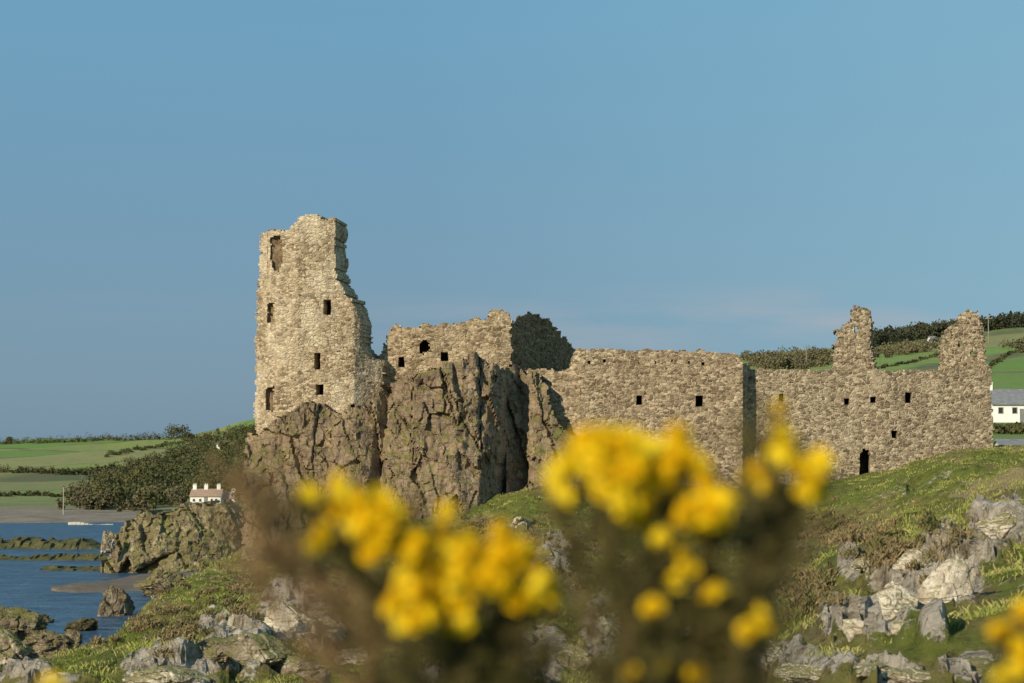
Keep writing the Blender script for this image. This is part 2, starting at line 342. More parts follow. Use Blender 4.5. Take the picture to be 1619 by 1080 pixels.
# ------------------------------------------------------------------ CLIFF
def blockdisp(a1,a2,a3,sx=.42,sz=.10,s2=1.0,s3=2.6,cut=.025):
    def f(p,px,py):
        w=noise.noise_vector(p*2.2)*.12
        q=Vector(((p.x+p.z*.18+w.x)*sx,(p.y)*sx*.6,(p.z+p.x*.35+w.z)*sz)); d,pt=noise.voronoi(q)
        q2=Vector(((p.x+p.z*.42+w.x)*s2,p.y*s2*.6,(p.z-p.x*.55+w.z)*s2*.40)); d2,pt2=noise.voronoi(q2)
        q3=Vector(((p.x-p.z*.2)*s3,p.y*s3,(p.z+p.x*.3)*s3*.7)); d3,pt3=noise.voronoi(q3)
        g=q-pt[0]; g2=q2-pt2[0]; g3=q3-pt3[0]
        r=a1*((crand(pt[0])-.5)*.55+(crand(pt[0],1)-.5)*2.8*g.x+(crand(pt[0],2)-.5)*2.0*g.z)
        r+=a2*((crand(pt2[0])-.5)*.5+(crand(pt2[0],1)-.5)*2.6*g2.x+(crand(pt2[0],2)-.5)*2.4*g2.z)
        r+=a3*((crand(pt3[0])-.5)*.9+(crand(pt3[0],1)-.5)*2.2*g3.x+(crand(pt3[0],2)-.5)*2.2*g3.z)
        e=d[1]-d[0]
        if e<cut and crand(pt[0]+pt[1],3)>.5: r-=a1*.4*(1-e/cut)
        return r+.24*a1*noise.fractal(p*1.5,1.0,2.0,6)
    return f
cl=[(386,905),(380,860),(384,800),(388,740),(390,700),(398,684),(420,675),(440,662),(458,650),(475,640),(492,634),(512,643),(530,652),(548,645),(575,640),(597,634),(606,612),(622,602),(640,598),(655,590),(690,584),(708,574),(735,570),(745,560),(756,558),(768,572),(800,578),(825,582),(845,588),(858,600),(866,625),(878,660),(900,690),(930,715),(940,740),(935,850),(800,880),(600,910)]
Yc0=interp([(380,112),(392,109.0),(430,108.0),(470,107.6),(520,107.8),(545,107.4),(590,107.3),(606,107.8),(616,106.8),(650,106.1),(720,105.6),(765,105.9),(790,107.3),(806,109.0),(828,109.8),(842,109.3),(860,109.2),(900,108.8),(940,108.0)])
def Yc(px,py): 
    t=(py-580)/260
    k=max(0,(px-760))/120
    return Yc0(px+(py-700)*.16*(px<800)-(py-700)*.05)+1.8*(1-t)-.8-max(0,k)*max(0,t)*1.6
cliff=relief('cliff',cl,Yc,9,M['cliff'],None,2.2,(),0,blockdisp(.68,.38,.13),3.2,wav=2.4)
struct(cliff,'steep fractured brown rock cliff carrying the castle tower','cliff')
# ------------------------------------------------------------------ NEAR GROUND
YR_=[25,35,45,55,65,80,95,108,125,150]
tab={-3000:[1500,1450,1400,1300,1250,1200,1160,1140,1080,1020],
 -300:[1330,1200,1150,1130,1140,1150,1160,1140,1080,1020],
 0:[1300,1150,1085,1075,1100,1130,1160,1140,1080,1020],
 150:[1250,1120,1060,1035,1022,1060,1130,1130,1080,1020],
 230:[1250,1120,1060,1028,995,958,1010,1100,1080,1020],
 300:[1250,1130,1060,1020,980,925,908,985,1070,1020],
 380:[1250,1140,1070,1025,985,925,882,868,940,1020],
 430:[1250,1150,1080,1030,985,930,885,862,870,1020],
 550:[1250,1150,1100,1050,1000,935,880,840,830,1020],
 700:[1250,1180,1120,1080,1030,940,860,812,800,1020],
 850:[1250,1180,1130,1090,1040,950,840,760,740,900],
 1000:[1250,1180,1130,1080,1020,930,850,775,750,800],
 1150:[1250,1160,1085,1040,1000,900,830,775,745,800],
 1230:[1200,1050,950,985,960,880,815,772,748,800],
 1300:[1160,1000,882,925,905,845,800,764,750,800],
 1400:[1130,960,826,862,850,805,772,750,742,800],
 1450:[1120,945,812,845,835,785,752,730,722,780],
 1500:[1110,930,802,825,810,768,733,714,706,760],
 1619:[1090,900,776,785,770,740,718,708,705,740],
 2400:[1080,880,760,760,745,725,712,700,695,720],
 4600:[1080,880,760,760,745,725,712,700,695,720]}
cols=sorted(tab)
rowsY=[0.6,12]+YR_
T=np.zeros((len(cols),len(rowsY)))
for i,c in enumerate(cols):
    T[i,0]=-1.6; T[i,1]=-2.6
    for j,Yv in enumerate(YR_): T[i,j+2]=P(0,tab[c][j],Yv)[2]
pxs=np.concatenate([np.linspace(-3000,-250,24),np.arange(-220,1860,4.5),np.linspace(1900,4600,24)])
Ysr=np.concatenate([np.linspace(.6,22,22)[:-1],np.exp(np.linspace(math.log(22),math.log(150),370))])
G1=np.array([[np.interp(p,cols,T[:,j]) for j in range(len(rowsY))] for p in pxs])
G=np.array([np.interp(Ysr,rowsY,G1[i]) for i in range(len(pxs))])
def sm(A,k,axis):
    ker=np.hanning(k+2)[1:-1]; ker/=ker.sum(); pad=[(0,0),(0,0)]; pad[axis]=(k//2,k//2)
    B=np.pad(A,pad,mode='edge'); return np.apply_along_axis(lambda v:np.convolve(v,ker,'valid'),axis,B)
G=sm(sm(G,19,0),23,1)
ROCKZ=[(1415,940,52,66),(1495,905,60,68),(1580,830,56,34),(1560,870,34,24),(1370,990,44,32),(1300,1065,62,28),(1400,1065,56,24),(1530,1065,62,26),(465,965,60,50),(515,1000,40,36),(280,1062,90,36),(385,1035,65,48),(60,1080,100,14),(880,880,30,36),(850,1040,55,50),(960,1000,44,60),(820,832,18,8),(700,1070,60,28),(1225,1048,50,38),(1345,905,26,22),(1320,980,30,40),(340,985,30,14),(1470,1010,26,14)]
BROWNZ=[(1330,840,75,38),(1240,900,70,70),(900,900,100,70),(1380,880,50,30),(1000,960,80,80),(700,930,100,60),(560,960,90,70),(1300,980,50,40),(880,740,60,50),(1540,940,40,24),(330,1010,80,24),(1180,800,100,30),(1560,785,60,14),(260,960,40,20),(400,920,40,20),(760,840,70,24)]
GREENZ=[(1450,755,140,32),(1340,775,60,30),(330,940,110,46),(230,1000,70,30),(560,1070,60,30),(1480,1015,110,30),(820,800,90,20),(1590,725,60,14),(1590,960,50,60),(160,1050,70,26),(1560,900,44,26),(1400,860,60,20),(1300,900,40,40)]
TANZ=[(1570,765,60,10),(1610,750,40,12),(1520,782,40,6)]
def zone(Z,px,py):
    m=0
    for cx,cy,rx,ry in Z:
        d=((px-cx)/rx)**2+((py-cy)/ry)**2
        if d<1.8: m=max(m,1-.55*d)
    return max(0,m)
verts=[];rock=[];brown=[];green=[];tan=[]
for i,p in enumerate(pxs):
    for j,Yv in enumerate(Ysr):
        z=G[i,j]; x=(p-CX)/F*Yv
        am=min(1,max(.15,(Yv-8)/30))*(.5 if (Yv>98 and p>1150) else 1)
        v=Vector((x,Yv,0))
        z+=am*(.40*noise.fractal(v*.28,1.0,2.0,6)+.26*noise.fractal(v*.95+Vector((0,0,5)),1.0,2.0,5)*min(1,Yv/60))
        rk=0;bn=0;gn=0;tn=0
        if Yv>22 and -250<p<1900:
            py=PY(z,Yv)
            if 690<py<1180:
                rk=zone(ROCKZ,p,py); bn=zone(BROWNZ,p,py); gn=zone(GREENZ,p,py); tn=zone(TANZ,p,py)
        rk=max(rk,.4*max(0,noise.noise(v*.18+Vector((9,3,1)))*1.6))
        if rk>.22:
            w=noise.noise_vector(v*.7)*.3
            q1=Vector((v.x*.9+w.x,v.y*.42+w.y,0)); q2=Vector((v.x*2.6,v.y*1.3,4))
            d,pt=noise.voronoi(q1); d2,pt2=noise.voronoi(q2)
            k=min(1,(rk-.22)*2.0)
            z+=k*(.50*crand(pt[0])+.8*(crand(pt[0],1)-.5)*(q1.x-pt[0].x)+.18*crand(pt2[0])+.2*(crand(pt2[0],1)-.5)*(q2.x-pt2[0].x)-.13-(.10 if d[1]-d[0]<.06 else 0))
        verts.append((x,Yv,z)); rock.append(rk); brown.append(bn); green.append(gn); tan.append(tn); G[i,j]=z
nY=len(Ysr)
faces=[(i*nY+j,(i+1)*nY+j,(i+1)*nY+j+1,i*nY+j+1) for i in range(len(pxs)-1) for j in range(nY-1)]
ground=build('ground',verts,faces,M['turf'])
for nm,arr in (('rock',rock),('brown',brown),('green',green),('tan',tan)):
    a=ground.data.attributes.new(nm,'FLOAT','POINT'); a.data.foreach_set('value',arr)
struct(ground,'rough grassy headland slope with pale rock breaking through below the castle','ground')
def gz(px,Y):
    i=np.searchsorted(pxs,px)-1; j=np.searchsorted(Ysr,Y)-1
    i=min(max(i,0),len(pxs)-2); j=min(max(j,0),nY-2)
    a=(px-pxs[i])/(pxs[i+1]-pxs[i]); b=(Y-Ysr[j])/(Ysr[j+1]-Ysr[j])
    return (G[i,j]*(1-a)+G[i+1,j]*a)*(1-b)+(G[i,j+1]*(1-a)+G[i+1,j+1]*a)*b
def hit(px,py):
    Yv=24
    while Yv<140:
        if PY(gz(px,Yv),Yv)<=py: return Yv
        Yv*=1.008
    return None
rnd=random.Random(3)
gv=[];gf=[];sv=[];sf=[]
def blade(vl,fl,b,h,w,lean,ang):
    n=len(vl); dx,dy=math.cos(ang)*w,math.sin(ang)*w
    lx,ly=rnd.uniform(-1,1)*lean,rnd.uniform(-1,1)*lean
    vl.extend([(b[0]-dx,b[1]-dy,b[2]-.03),(b[0]+dx,b[1]+dy,b[2]-.03),(b[0]+dx*.6+lx*.4,b[1]+dy*.6+ly*.4,b[2]+h*.6),(b[0]+lx,b[1]+ly,b[2]+h)])
    fl.append((n,n+1,n+2)); fl.append((n,n+2,n+3))
for k in range(60000):
    px=rnd.uniform(100,1680); Yv=math.exp(rnd.uniform(math.log(30),math.log(109)))
    z=gz(px,Yv); py=PY(z,Yv)
    if py>1110 or z<-11.5: continue
    if zone(ROCKZ,px,py)>.4: continue
    x=(px-CX)/F*Yv
    if noise.noise(Vector((x*.5,Yv*.5,7)))<.0: continue
    s=Yv/60
    H=rnd.uniform(.03,.10)*(2.2 if rnd.random()<.1 else 1)
    for q in range(5):
        blade(gv,gf,(x+rnd.gauss(0,.12),Yv+rnd.gauss(0,.12),z),H*rnd.uniform(.5,1.1),.014*max(.7,s),H*.8,rnd.uniform(0,3.14))
tag(build('grass',gv,gf,M['grass']),'short rough grass growing over the headland slopes','grass',kind='stuff')
for k in range(640):
    zc=rnd.choice([(1335,845,65,24),(1300,835,60,24),(1240,890,50,50),(1240,870,50,50),(900,880,60,50),(1000,950,70,60),(1180,795,80,16),(540,950,60,50),(700,930,100,60),(1270,940,40,40),(890,745,40,30),(1430,880,90,60),(820,850,60,24),(350,950,90,50),(250,1000,60,30),(760,835,60,14)])
    px=rnd.gauss(zc[0],zc[2]*.5); py=rnd.gauss(zc[1],zc[3]*.5); Yv=hit(px,py)
    if not Yv: continue
    x=(px-CX)/F*Yv; z=gz(px,Yv); R=rnd.uniform(.12,.38)
    for q in range(80):
        a=rnd.uniform(0,6.28); e=rnd.uniform(.05,1.5); r=R*rnd.uniform(.4,1)
        c=(x+math.cos(a)*math.cos(e)*r,Yv+math.sin(a)*math.cos(e)*r,z+math.sin(e)*r*.7)
        blade(sv,sf,c,rnd.uniform(.03,.11),.016,.1,rnd.uniform(0,3.14))
tag(build('scrub',sv,sf,M['scrub']),'brown and dull green dead bracken and low scrub on the slopes','scrub',kind='stuff')
# ------------------------------------------------------------------ ROCKS
def icos(n):
    import bmesh
    bm=bmesh.new(); bmesh.ops.create_icosphere(bm,subdivisions=n,radius=1)
    v=[x.co.copy() for x in bm.verts]; f=[[q.index for q in g.verts] for g in bm.faces]; bm.free(); return v,f
ICO=icos(6)
def rockmesh(c,sx,sy,sz,seed,cuts=18,rough=.055,tilt=0):
    r=random.Random(seed); planes=[]
    for k in range(cuts):
        n=Vector((r.gauss(0,1),r.gauss(0,1),r.gauss(0,.9))).normalized(); planes.append((n,r.uniform(.56,.90)))
    o=Vector((seed*3.7,1,2)); out=[]; R=Matrix.Rotation(tilt,3,'Y')
    for v in ICO[0]:
        p=v.copy()
        for n,d in planes:
            t=p.dot(n)-d
            if t>0: p-=n*t*.9
        p*=1.22
        q1=p*1.6+o; q2=p*3.6+o
        d,pt=noise.voronoi(q1); g=q1-pt[0]; d2,pt2=noise.voronoi(q2); h=q2-pt2[0]
        s=1+rough*2.4*(crand(pt[0])-.5)+rough*3.4*(g.x*(crand(pt[0],1)-.5)+g.z*(crand(pt[0],2)-.5))
        s+=rough*.9*(crand(pt2[0])-.5)+rough*1.4*(h.x*(crand(pt2[0],1)-.5)+h.z*(crand(pt2[0],2)-.5))
        if d[1]-d[0]<.05: s-=rough*.9
        s+=rough*.7*noise.fractal(p*3+o,1.0,2.0,5)
        p=R@Vector((p.x*sx,p.y*sy,p.z*sz))*s; out.append((p.x+c[0],p.y+c[1],p.z+c[2]))
    return out,ICO[1]
RK=[
(1505,962,70,92,'pale',.35,'largest pale slab of rock leaning on the right hillside'),
(1425,972,58,56,'pale',-.2,'pale rounded slab on the right hillside just left of the largest slab'),
(1455,905,58,30,'pale',.3,'flat pale rock above the two big slabs on the right hillside'),
(1548,865,60,30,'greyrock',.3,'grey crag up and right of the largest slab on the right hillside'),
(1596,838,70,34,'pale',-.1,'jagged pale crag at the right edge high on the near hill'),
(1500,850,42,16,'greyrock',.1,'small grey crag at the crest of the near right hill'),
(1372,905,38,16,'pale',-.3,'small pale rock on the left shoulder of the right hill'),
(1362,1008,46,28,'pale',.2,'pale block below and left of the rounded slab on the right hill'),
(1430,1015,28,18,'pale',0,'small isolated pale stone under the rounded slab on the right hill'),
(1290,1082,84,30,'pale',.1,'broad pale ledge at the bottom of the frame left of the other ledges'),
(1365,1078,74,26,'pale',-.1,'pale broken ledge at the bottom between two others on the right hill'),
(1462,1085,74,26,'pale',.15,'low pale ledge at the bottom beneath the small isolated stone'),
(1540,1080,80,30,'greyrock',-.15,'grey ledge at the bottom of the right hill beside the corner gorse'),
(1222,1052,52,34,'pale',.2,'pale rock at the foot of the right hill behind the gorse stems'),
(1325,958,28,14,'greyrock',.1,'little grey rock in brown turf left of the pale slabs'),
(452,998,80,64,'pale',.2,'bright pale faced boulder on the left slope under the cliff'),
(508,1010,50,34,'pale',-.2,'pale boulder just right of the bright pale faced boulder'),
(405,1040,84,42,'greyrock',.1,'grey crag below the bright boulder on the left slope'),
(340,1060,80,38,'greyrock',-.2,'grey mottled crag in the middle of the left bottom outcrop'),
(262,1085,96,40,'pale',.1,'pale crag at the left end of the left bottom outcrop'),
(470,1082,76,40,'greyrock',.2,'grey rock at the bottom of the frame below the pale boulders'),
(400,890,40,22,'greyrock',0,'rounded brown rock at the top of the left slope under the cliff corner'),
(828,836,28,10,'pale',0,'small pale stone in grass at the foot of the cliff'),
(862,905,44,42,'greyrock',.1,'dark rock between the left and middle gorse flowers'),
(905,1060,60,50,'greyrock',-.1,'dark rock low in the gully between the gorse bushes'),
(965,1010,44,38,'pale',.2,'pale streaked rock in the gully behind the middle gorse stems'),
(735,1085,60,26,'pale',.1,'pale rock at the bottom edge under the left gorse flowers'),
(1105,1010,40,28,'greyrock',.1,'grey rock behind the right gorse stems'),
(560,1060,60,30,'greyrock',.1,'low grey rock behind the brown gorse twigs'),
]
for k,(px,py,w,h,mt,tl,lab) in enumerate(RK):
    Yv=hit(px,py) or 60
    s=Yv/F; x=(px-CX)*s; z=gz(px,Yv)
    v,f=rockmesh((x,Yv+.5,z+h*s*.06),w*s*.58,w*s*.5,h*s*.62,k+11,tilt=tl)
    tag(build('rock',v,f,M[mt]),lab,'rock','rocks breaking out of the headland turf')
def bulge(px0,px1,Y0,b):
    c=(px0+px1)/2; w=(px1-px0)/2
    return lambda px,py: Y0-b*math.sqrt(max(0,1-((px-c)/w)**2))+(900-py)*.045
st=[(160,905),(172,870),(170,848),(188,842),(196,828),(214,818),(240,808),(262,812),(285,803),(305,797),(330,799),(352,796),(368,806),(376,830),(384,860),(390,905),(380,930),(200,925)]
tag(relief('sea_stack',st,bulge(150,400,235,7),8,M['stack'],None,2.2,(),0,blockdisp(1.2,.8,.3,.22,.08,.5,1.3,.05),3.5,wav=2),'broad grassy topped brown crag rising from the shore left of the cliff','crag')
SR=[(186,992,46,62,165,'stack','short dark rock stack standing in the water beyond the left slope'),
(30,1012,84,56,140,'stack','large brown shore rock at the left edge of the water'),
(8,1060,90,60,118,'greyrock','lit shore rock at the left edge nearest the camera'),
(82,1040,70,44,125,'stack','low dark shore rock right of the large brown one'),
(135,1000,40,22,150,'reef','flat dark rock in the water between the shore rocks'),
(262,940,66,36,190,'stack','rounded grassy brown rock beyond the crest of the left slope'),
(120,1022,30,22,135,'stack','small brown shore rock at the foot of the left slope'),
(172,872,18,30,228,'greyrock','pale pointed rock at the left foot of the grassy topped crag'),
(70,986,30,14,158,'reef','low dark skerry in the water right of the large brown shore rock')]
for k,(px,py,w,h,Y0,mt,lab) in enumerate(SR):
    s=Y0/F; z=P(px,py,Y0)[2]
    v,f=rockmesh(((px-CX)*s,Y0,z+h*s*.4),w*s*.56,w*s*.5,h*s*.62,k+71,rough=.10)
    tag(build('shore_rock',v,f,M[mt]),lab,'rock','rocks along the shore')
# ------------------------------------------------------------------ SEA, SPIT, REEF
struct(build('sea',[(-30000,20,SEA),(30000,20,SEA),(30000,40000,SEA),(-30000,40000,SEA)],[(0,1,2,3)],M['sea']),'calm blue sea in the bay with small ripples','sea')
def flatpatch(name,pts,z0,hgt,mat,seed):
    rings=6; n=120; vs=[];fs=[]
    P3=[]
    for a,b in pts:
        Yq=SEA/P(0,b,1)[2]; P3.append(Vector((P(a,b,Yq)[0],Yq,0)))
    L=[]; m=len(P3)
    for i in range(n):
        t=i/n*m; a=P3[int(t)%m]; b=P3[(int(t)+1)%m]; L.append(a.lerp(b,t-int(t)))
    for k in range(rings+1):
        u=k/rings
        for i in range(n):
            q=L[i]; o=L[(n-i)%n]; q=q.lerp(o,u*.5); q=q+noise.noise_vector(q*.12)*1.2
            vs.append((q.x,q.y,z0-.12+hgt*(u)**.6*(1+.4*noise.noise(q*.2))+.10*noise.noise(q*.9)*u))
    for k in range(rings):
        for i in range(n):
            j=(i+1)%n; fs.append((k*n+i,k*n+j,(k+1)*n+j,(k+1)*n+i))
    return build(name,vs,fs,mat,None,True)
struct(flatpatch('beach',[(75,934),(120,926),(180,915),(250,904),(330,896),(420,894),(500,905),(420,930),(330,934),(250,936),(180,938),(120,938)],SEA,.6,M['shingle'],1),'curving grey brown shingle spit in front of the crag','beach')
def reef(px0,px1,py,thpx,h,lab,seed):
    Y0=SEA/P(0,py,1)[2]; s=Y0/F; nu=260; nv=11; vs=[];fs=[]
    for i in range(nu+1):
        for j in range(nv+1):
            u=i/nu; w=j/nv; x=(lerp(px0,px1,u)-CX)*s; y=Y0+(w-.5)*thpx
            e=math.sin(math.pi*w)*min(1,u*12,(1-u)*12); q=Vector((x*.35,y*.35,seed))
            d,pt=noise.voronoi(q*2.6)
            vs.append((x,y+noise.noise(q*.3)*4,SEA-.35+e*(h*(.4+.8*crand(pt[0]))+.35+.7*noise.noise(q*.25))))
    for i in range(nu):
        for j in range(nv):
            a=i*(nv+1)+j; fs.append((a,a+nv+1,a+nv+2,a+1))
    tag(build('rock_reef',vs,fs,M['reef']),lab,'reef','dark reefs lying in the bay')
reef(-250,178,866,14,1.2,'long dark rock reef across the bay, the far one nearer the beach',3)
reef(-250,215,884,9,.7,'dark low reef between the far reef and the shingle spit',5)
reef(60,240,901,10,.6,'thin dark reef just beyond the shingle spit',9)
# ------------------------------------------------------------------ FAR LAND
ft={-2500:[(410,836),(450,815),(520,800),(640,775),(800,750),(1050,722),(1350,702),(1700,712)],
0:[(410,836),(450,815),(520,800),(640,778),(800,752),(1050,722),(1350,700),(1700,712)],
300:[(410,836),(450,816),(500,803),(620,775),(780,745),(1000,712),(1250,688),(1600,705)],
400:[(410,836),(450,812),(520,790),(620,760),(750,725),(900,690),(1100,662),(1500,690)],
700:[(300,800),(350,780),(450,750),(550,700),(650,660),(800,630),(950,600),(1300,640)],
1000:[(125,830),(160,760),(260,720),(380,670),(480,620),(600,585),(720,560),(1000,600)],
1175:[(125,790),(160,740),(260,700),(380,650),(480,610),(600,580),(720,563),(1000,600)],
1330:[(125,780),(160,725),(260,690),(380,640),(480,600),(600,570),(720,549),(1000,600)],
1619:[(125,760),(180,712),(300,670),(400,620),(500,580),(620,545),(750,514),(1000,560)],
2400:[(125,760),(180,712),(300,665),(400,600),(500,560),(620,520),(750,480),(1000,520)],
4200:[(125,760),(180,712),(300,665),(400,600),(500,560),(620,520),(750,480),(1000,520)]}
fc=sorted(ft)
fpx=np.concatenate([np.linspace(-2500,-100,60),np.arange(-80,1750,12.0),np.linspace(1800,4200,60)])
FT=np.linspace(0,7,150)
FYc=np.array([[a for a,b in ft[c]] for c in fc]); FPc=np.array([[b for a,b in ft[c]] for c in fc])
A1=np.array([[np.interp(p,fc,FYc[:,j]) for j in range(8)] for p in fpx]); A2=np.array([[np.interp(p,fc,FPc[:,j]) for j in range(8)] for p in fpx])
FY=np.array([np.interp(FT,range(8),r) for r in A1]); FP=np.array([np.interp(FT,range(8),r) for r in A2])
FP=sm(sm(FP,9,0),13,1)
FZ=np.zeros(FY.shape); vs=[]
for i,p in enumerate(fpx):
    for j in range(len(FT)):
        Yv=FY[i,j]; z=P(0,FP[i,j],Yv)[2]; x=(p-CX)/F*Yv
        z+=min(1,j/12)*(2.0*noise.fractal(Vector((x*.008,Yv*.008,0)),1,2,4)*Yv/700)
        FZ[i,j]=z
        vs.append((x,Yv,z if j>0 else -15))
n2=len(FT)
fs=[(i*n2+j,(i+1)*n2+j,(i+1)*n2+j+1,i*n2+j+1) for i in range(len(fpx)-1) for j in range(n2-1)]
struct(build('hills',vs,fs,M['fields'],None,True),'green and brown farmland hills beyond the castle and across the bay','hills')
def fhit(px,py):
    i=min(max(int(np.searchsorted(fpx,px))-1,0),len(fpx)-1)
    for j in range(1,n2):
        if PY(FZ[i,j],FY[i,j])<=py: return float(FY[i,j]),float(FZ[i,j])
    j=int(np.argmin([PY(FZ[i,q],FY[i,q]) for q in range(n2)])); return float(FY[i,j]),float(FZ[i,j])
def leafq(vs,fs,c,s,r):
    n=len(vs); a=Vector((r.gauss(0,1),r.gauss(0,1),r.gauss(0,1))).normalized(); b=a.orthogonal().normalized(); d=a.cross(b)
    for u,v in ((-1,-.7),(1,-.8),(.7,1),(-.8,.8)): vs.append(tuple(Vector(c)+(b*u+d*v)*s))
    fs.append((n,n+1,n+2,n+3))
def crown(vs,fs,b,h,w,r,n=150,leaf=.35,conifer=False):
    if conifer:
        for k in range(n):
            t=r.random()**1.3; a=r.uniform(0,6.28); q=w*.5*(1-t)*r.uniform(.4,1.1)
            leafq(vs,fs,(b[0]+math.cos(a)*q,b[1]+math.sin(a)*q,b[2]+h*(.1+.9*t)),leaf*r.uniform(.5,1.1),r)
        return
    lobes=[(b[0]+r.gauss(0,w*.25),b[1]+r.gauss(0,w*.25),b[2]+h*r.uniform(.15,.85),w*r.uniform(.18,.34)) for _ in range(8)]
    for k in range(n):
        l=r.choice(lobes); d=Vector((r.gauss(0,1),r.gauss(0,1),r.gauss(0,.9))).normalized()*l[3]*r.uniform(.5,1.15)
        leafq(vs,fs,(l[0]+d.x,l[1]+d.y,l[2]+d.z),leaf*r.uniform(.5,1.2),r)
def wood(name,label,cat,spots,mat,hr,seed,n=140,conifer=0,leaf=.38,kind='stuff',wide=1.0):
    r=random.Random(seed); vs=[];fs=[]
    for px,py in spots:
        Yv,z=fhit(px,py); x=(px-CX)/F*Yv; h=r.uniform(*hr); w=h*r.uniform(.6,1.0)*wide
        crown(vs,fs,(x,Yv,z-.3),h,w,r,n,leaf,conifer and r.random()<conifer)
        k=len(vs); 
        for a in range(3): vs.append((x+.15*math.cos(a*2.1),Yv+.15*math.sin(a*2.1),z-.5))
        vs.append((x,Yv,z+h*.8)); fs+= [(k,k+1,k+3),(k+1,k+2,k+3),(k+2,k,k+3)]
    return tag(build(name,vs,fs,mat),label,cat,kind=kind)
r=random.Random(21)
def poly_spots(poly,n):
    xs=[a for a,b in poly]; ys=[b for a,b in poly]; o=[]
    while len(o)<n:
        a,b=r.uniform(min(xs),max(xs)),r.uniform(min(ys),max(ys))
        if inpoly(np.array([a]),np.array([b]),poly)[0]: o.append((a,b))
    return o
wood('woodland','dark wood covering the hillside left of the castle','woodland',poly_spots([(130,806),(170,780),(210,752),(250,728),(300,714),(345,708),(400,686),(420,686),(420,812),(370,796),(300,796),(240,812)],240),M['wood1'],(2.5,9.5),4,260,0,.3)
wood('brown_woodland','brown leafless scrub wood fringing the dark wood on the left hillside','woodland',poly_spots([(90,808),(230,812),(300,795),(300,785),(180,785)],50)+poly_spots([(285,704),(400,676),(410,696),(300,712)],26)+poly_spots([(150,775),(260,725),(400,700),(400,740),(280,760)],70)+poly_spots([(90,806),(130,780),(230,735),(160,790)],45),M['wood2'],(1.6,6.0),5,240,0,.26,wide=1.2)
wood('ridge_woodland','dark conifer wood along the skyline of the right hill','woodland',[(px,float(np.interp(px,[1370,1400,1460,1520,1600,1720],[550,542,534,522,516,502]))+r.uniform(-3,5)) for px in np.linspace(1370,1720,230)],M['conifer'],(4.0,6.2),6,170,.3,.32,wide=1.2)
wood('slope_woodland','brown leafless trees below the skyline conifers on the right hill','woodland',poly_spots([(1378,560),(1480,545),(1480,556),(1380,570)],45)+poly_spots([(1180,568),(1318,560),(1318,584),(1200,588)],110)+poly_spots([(1590,548),(1640,545),(1640,556),(1590,554)],8),M['wood2'],(1.2,3.4),7,200,0,.24,wide=1.8)
def hedge(pts,n,hr,label,seed):
    sp=[]
    for k in range(n):
        t=k/(n-1)*(len(pts)-1); i=min(int(t),len(pts)-2); q=t-i
        sp.append((lerp(pts[i][0],pts[i+1][0],q),lerp(pts[i][1],pts[i+1][1],q)))
    o=wood('hedgerow',label,'hedge',sp,M['wood1'],hr,seed,110,0,.26,None,1.6)
    o['group']='hedgerows between the far fields'
hedge([(-60,747),(60,749),(130,752),(180,744)],70,(1.4,3.0),'dark hedgerow across the fields left of the hillside wood',31)
hedge([(-60,702),(60,702),(150,699),(250,696)],70,(1.4,5.5),'hedgerow with small trees along the left skyline',32)
hedge([(0,786),(60,784),(110,788)],24,(.8,1.8),'short low hedgerow just above the left beach',33)
hedge([(170,724),(240,710),(300,701),(345,694)],44,(1.4,3),'hedgerow climbing the hill above the left wood',34)
hedge([(1385,585),(1440,575),(1490,562)],30,(.6,1.2),'hedgerow between the chimney ruin and the gable on the right hill',35)
hedge([(1560,585),(1600,560),(1680,548)],30,(.6,1.4),'hedgerow right of the gable on the right hill',36)
hedge([(1566,688),(1620,686),(1700,684)],80,(.7,1.4),'dark scrubby hedge between the white house and the grey roofed shed',37)
def tree(px,py,h,w,label,mat,seed,conifer=False):
    Yv,z=fhit(px,py); x=(px-CX)/F*Yv; rr=random.Random(seed)
    t=root('tree',label,'tree',(x,Yv,z-.2),'single trees on the far hills')
    vs=[];fs=[]
    def limb(a,b,r0,r1):
        k=len(vs); a=Vector(a); b=Vector(b)
        for q,rad in ((a,r0),(b,r1)):
            for s in range(5): vs.append((q.x+math.cos(s*1.257)*rad,q.y+math.sin(s*1.257)*rad,q.z))
        for s in range(5): fs.append((k+s,k+(s+1)%5,k+5+(s+1)%5,k+5+s))
    limb((x,Yv,z-.5),(x,Yv,z+h*.7),h*.035,h*.012)
    for q in range(5):
        a=rr.uniform(0,6.28); z0=z+h*rr.uniform(.25,.55); limb((x,Yv,z0),(x+math.cos(a)*w*.3,Yv+math.sin(a)*w*.3,z0+h*.25),h*.014,h*.006)
    build('trunk',vs,fs,M['bark'],t)
    vs=[];fs=[]; crown(vs,fs,(x,Yv,z-h*.12),h,w,rr,900,.4,conifer); build('crown',vs,fs,mat,t)
tree(271,696,8,14,'broad dark tree standing on the skyline left of the castle tower',M['wood1'],41)
tree(16,702,5,5,'small dark tree on the skyline at the left edge',M['wood1'],42)
tree(298,700,5,7,'small round tree on the skyline just right of the broad one',M['wood1'],43)
tree(1240,586,5.0,4.5,'dark tree on the hillside between the curtain wall and the chimney ruin',M['wood2'],44)
tree(1600,520,7,6,'taller dark conifer on the right skyline above the white house',M['conifer'],45,True)
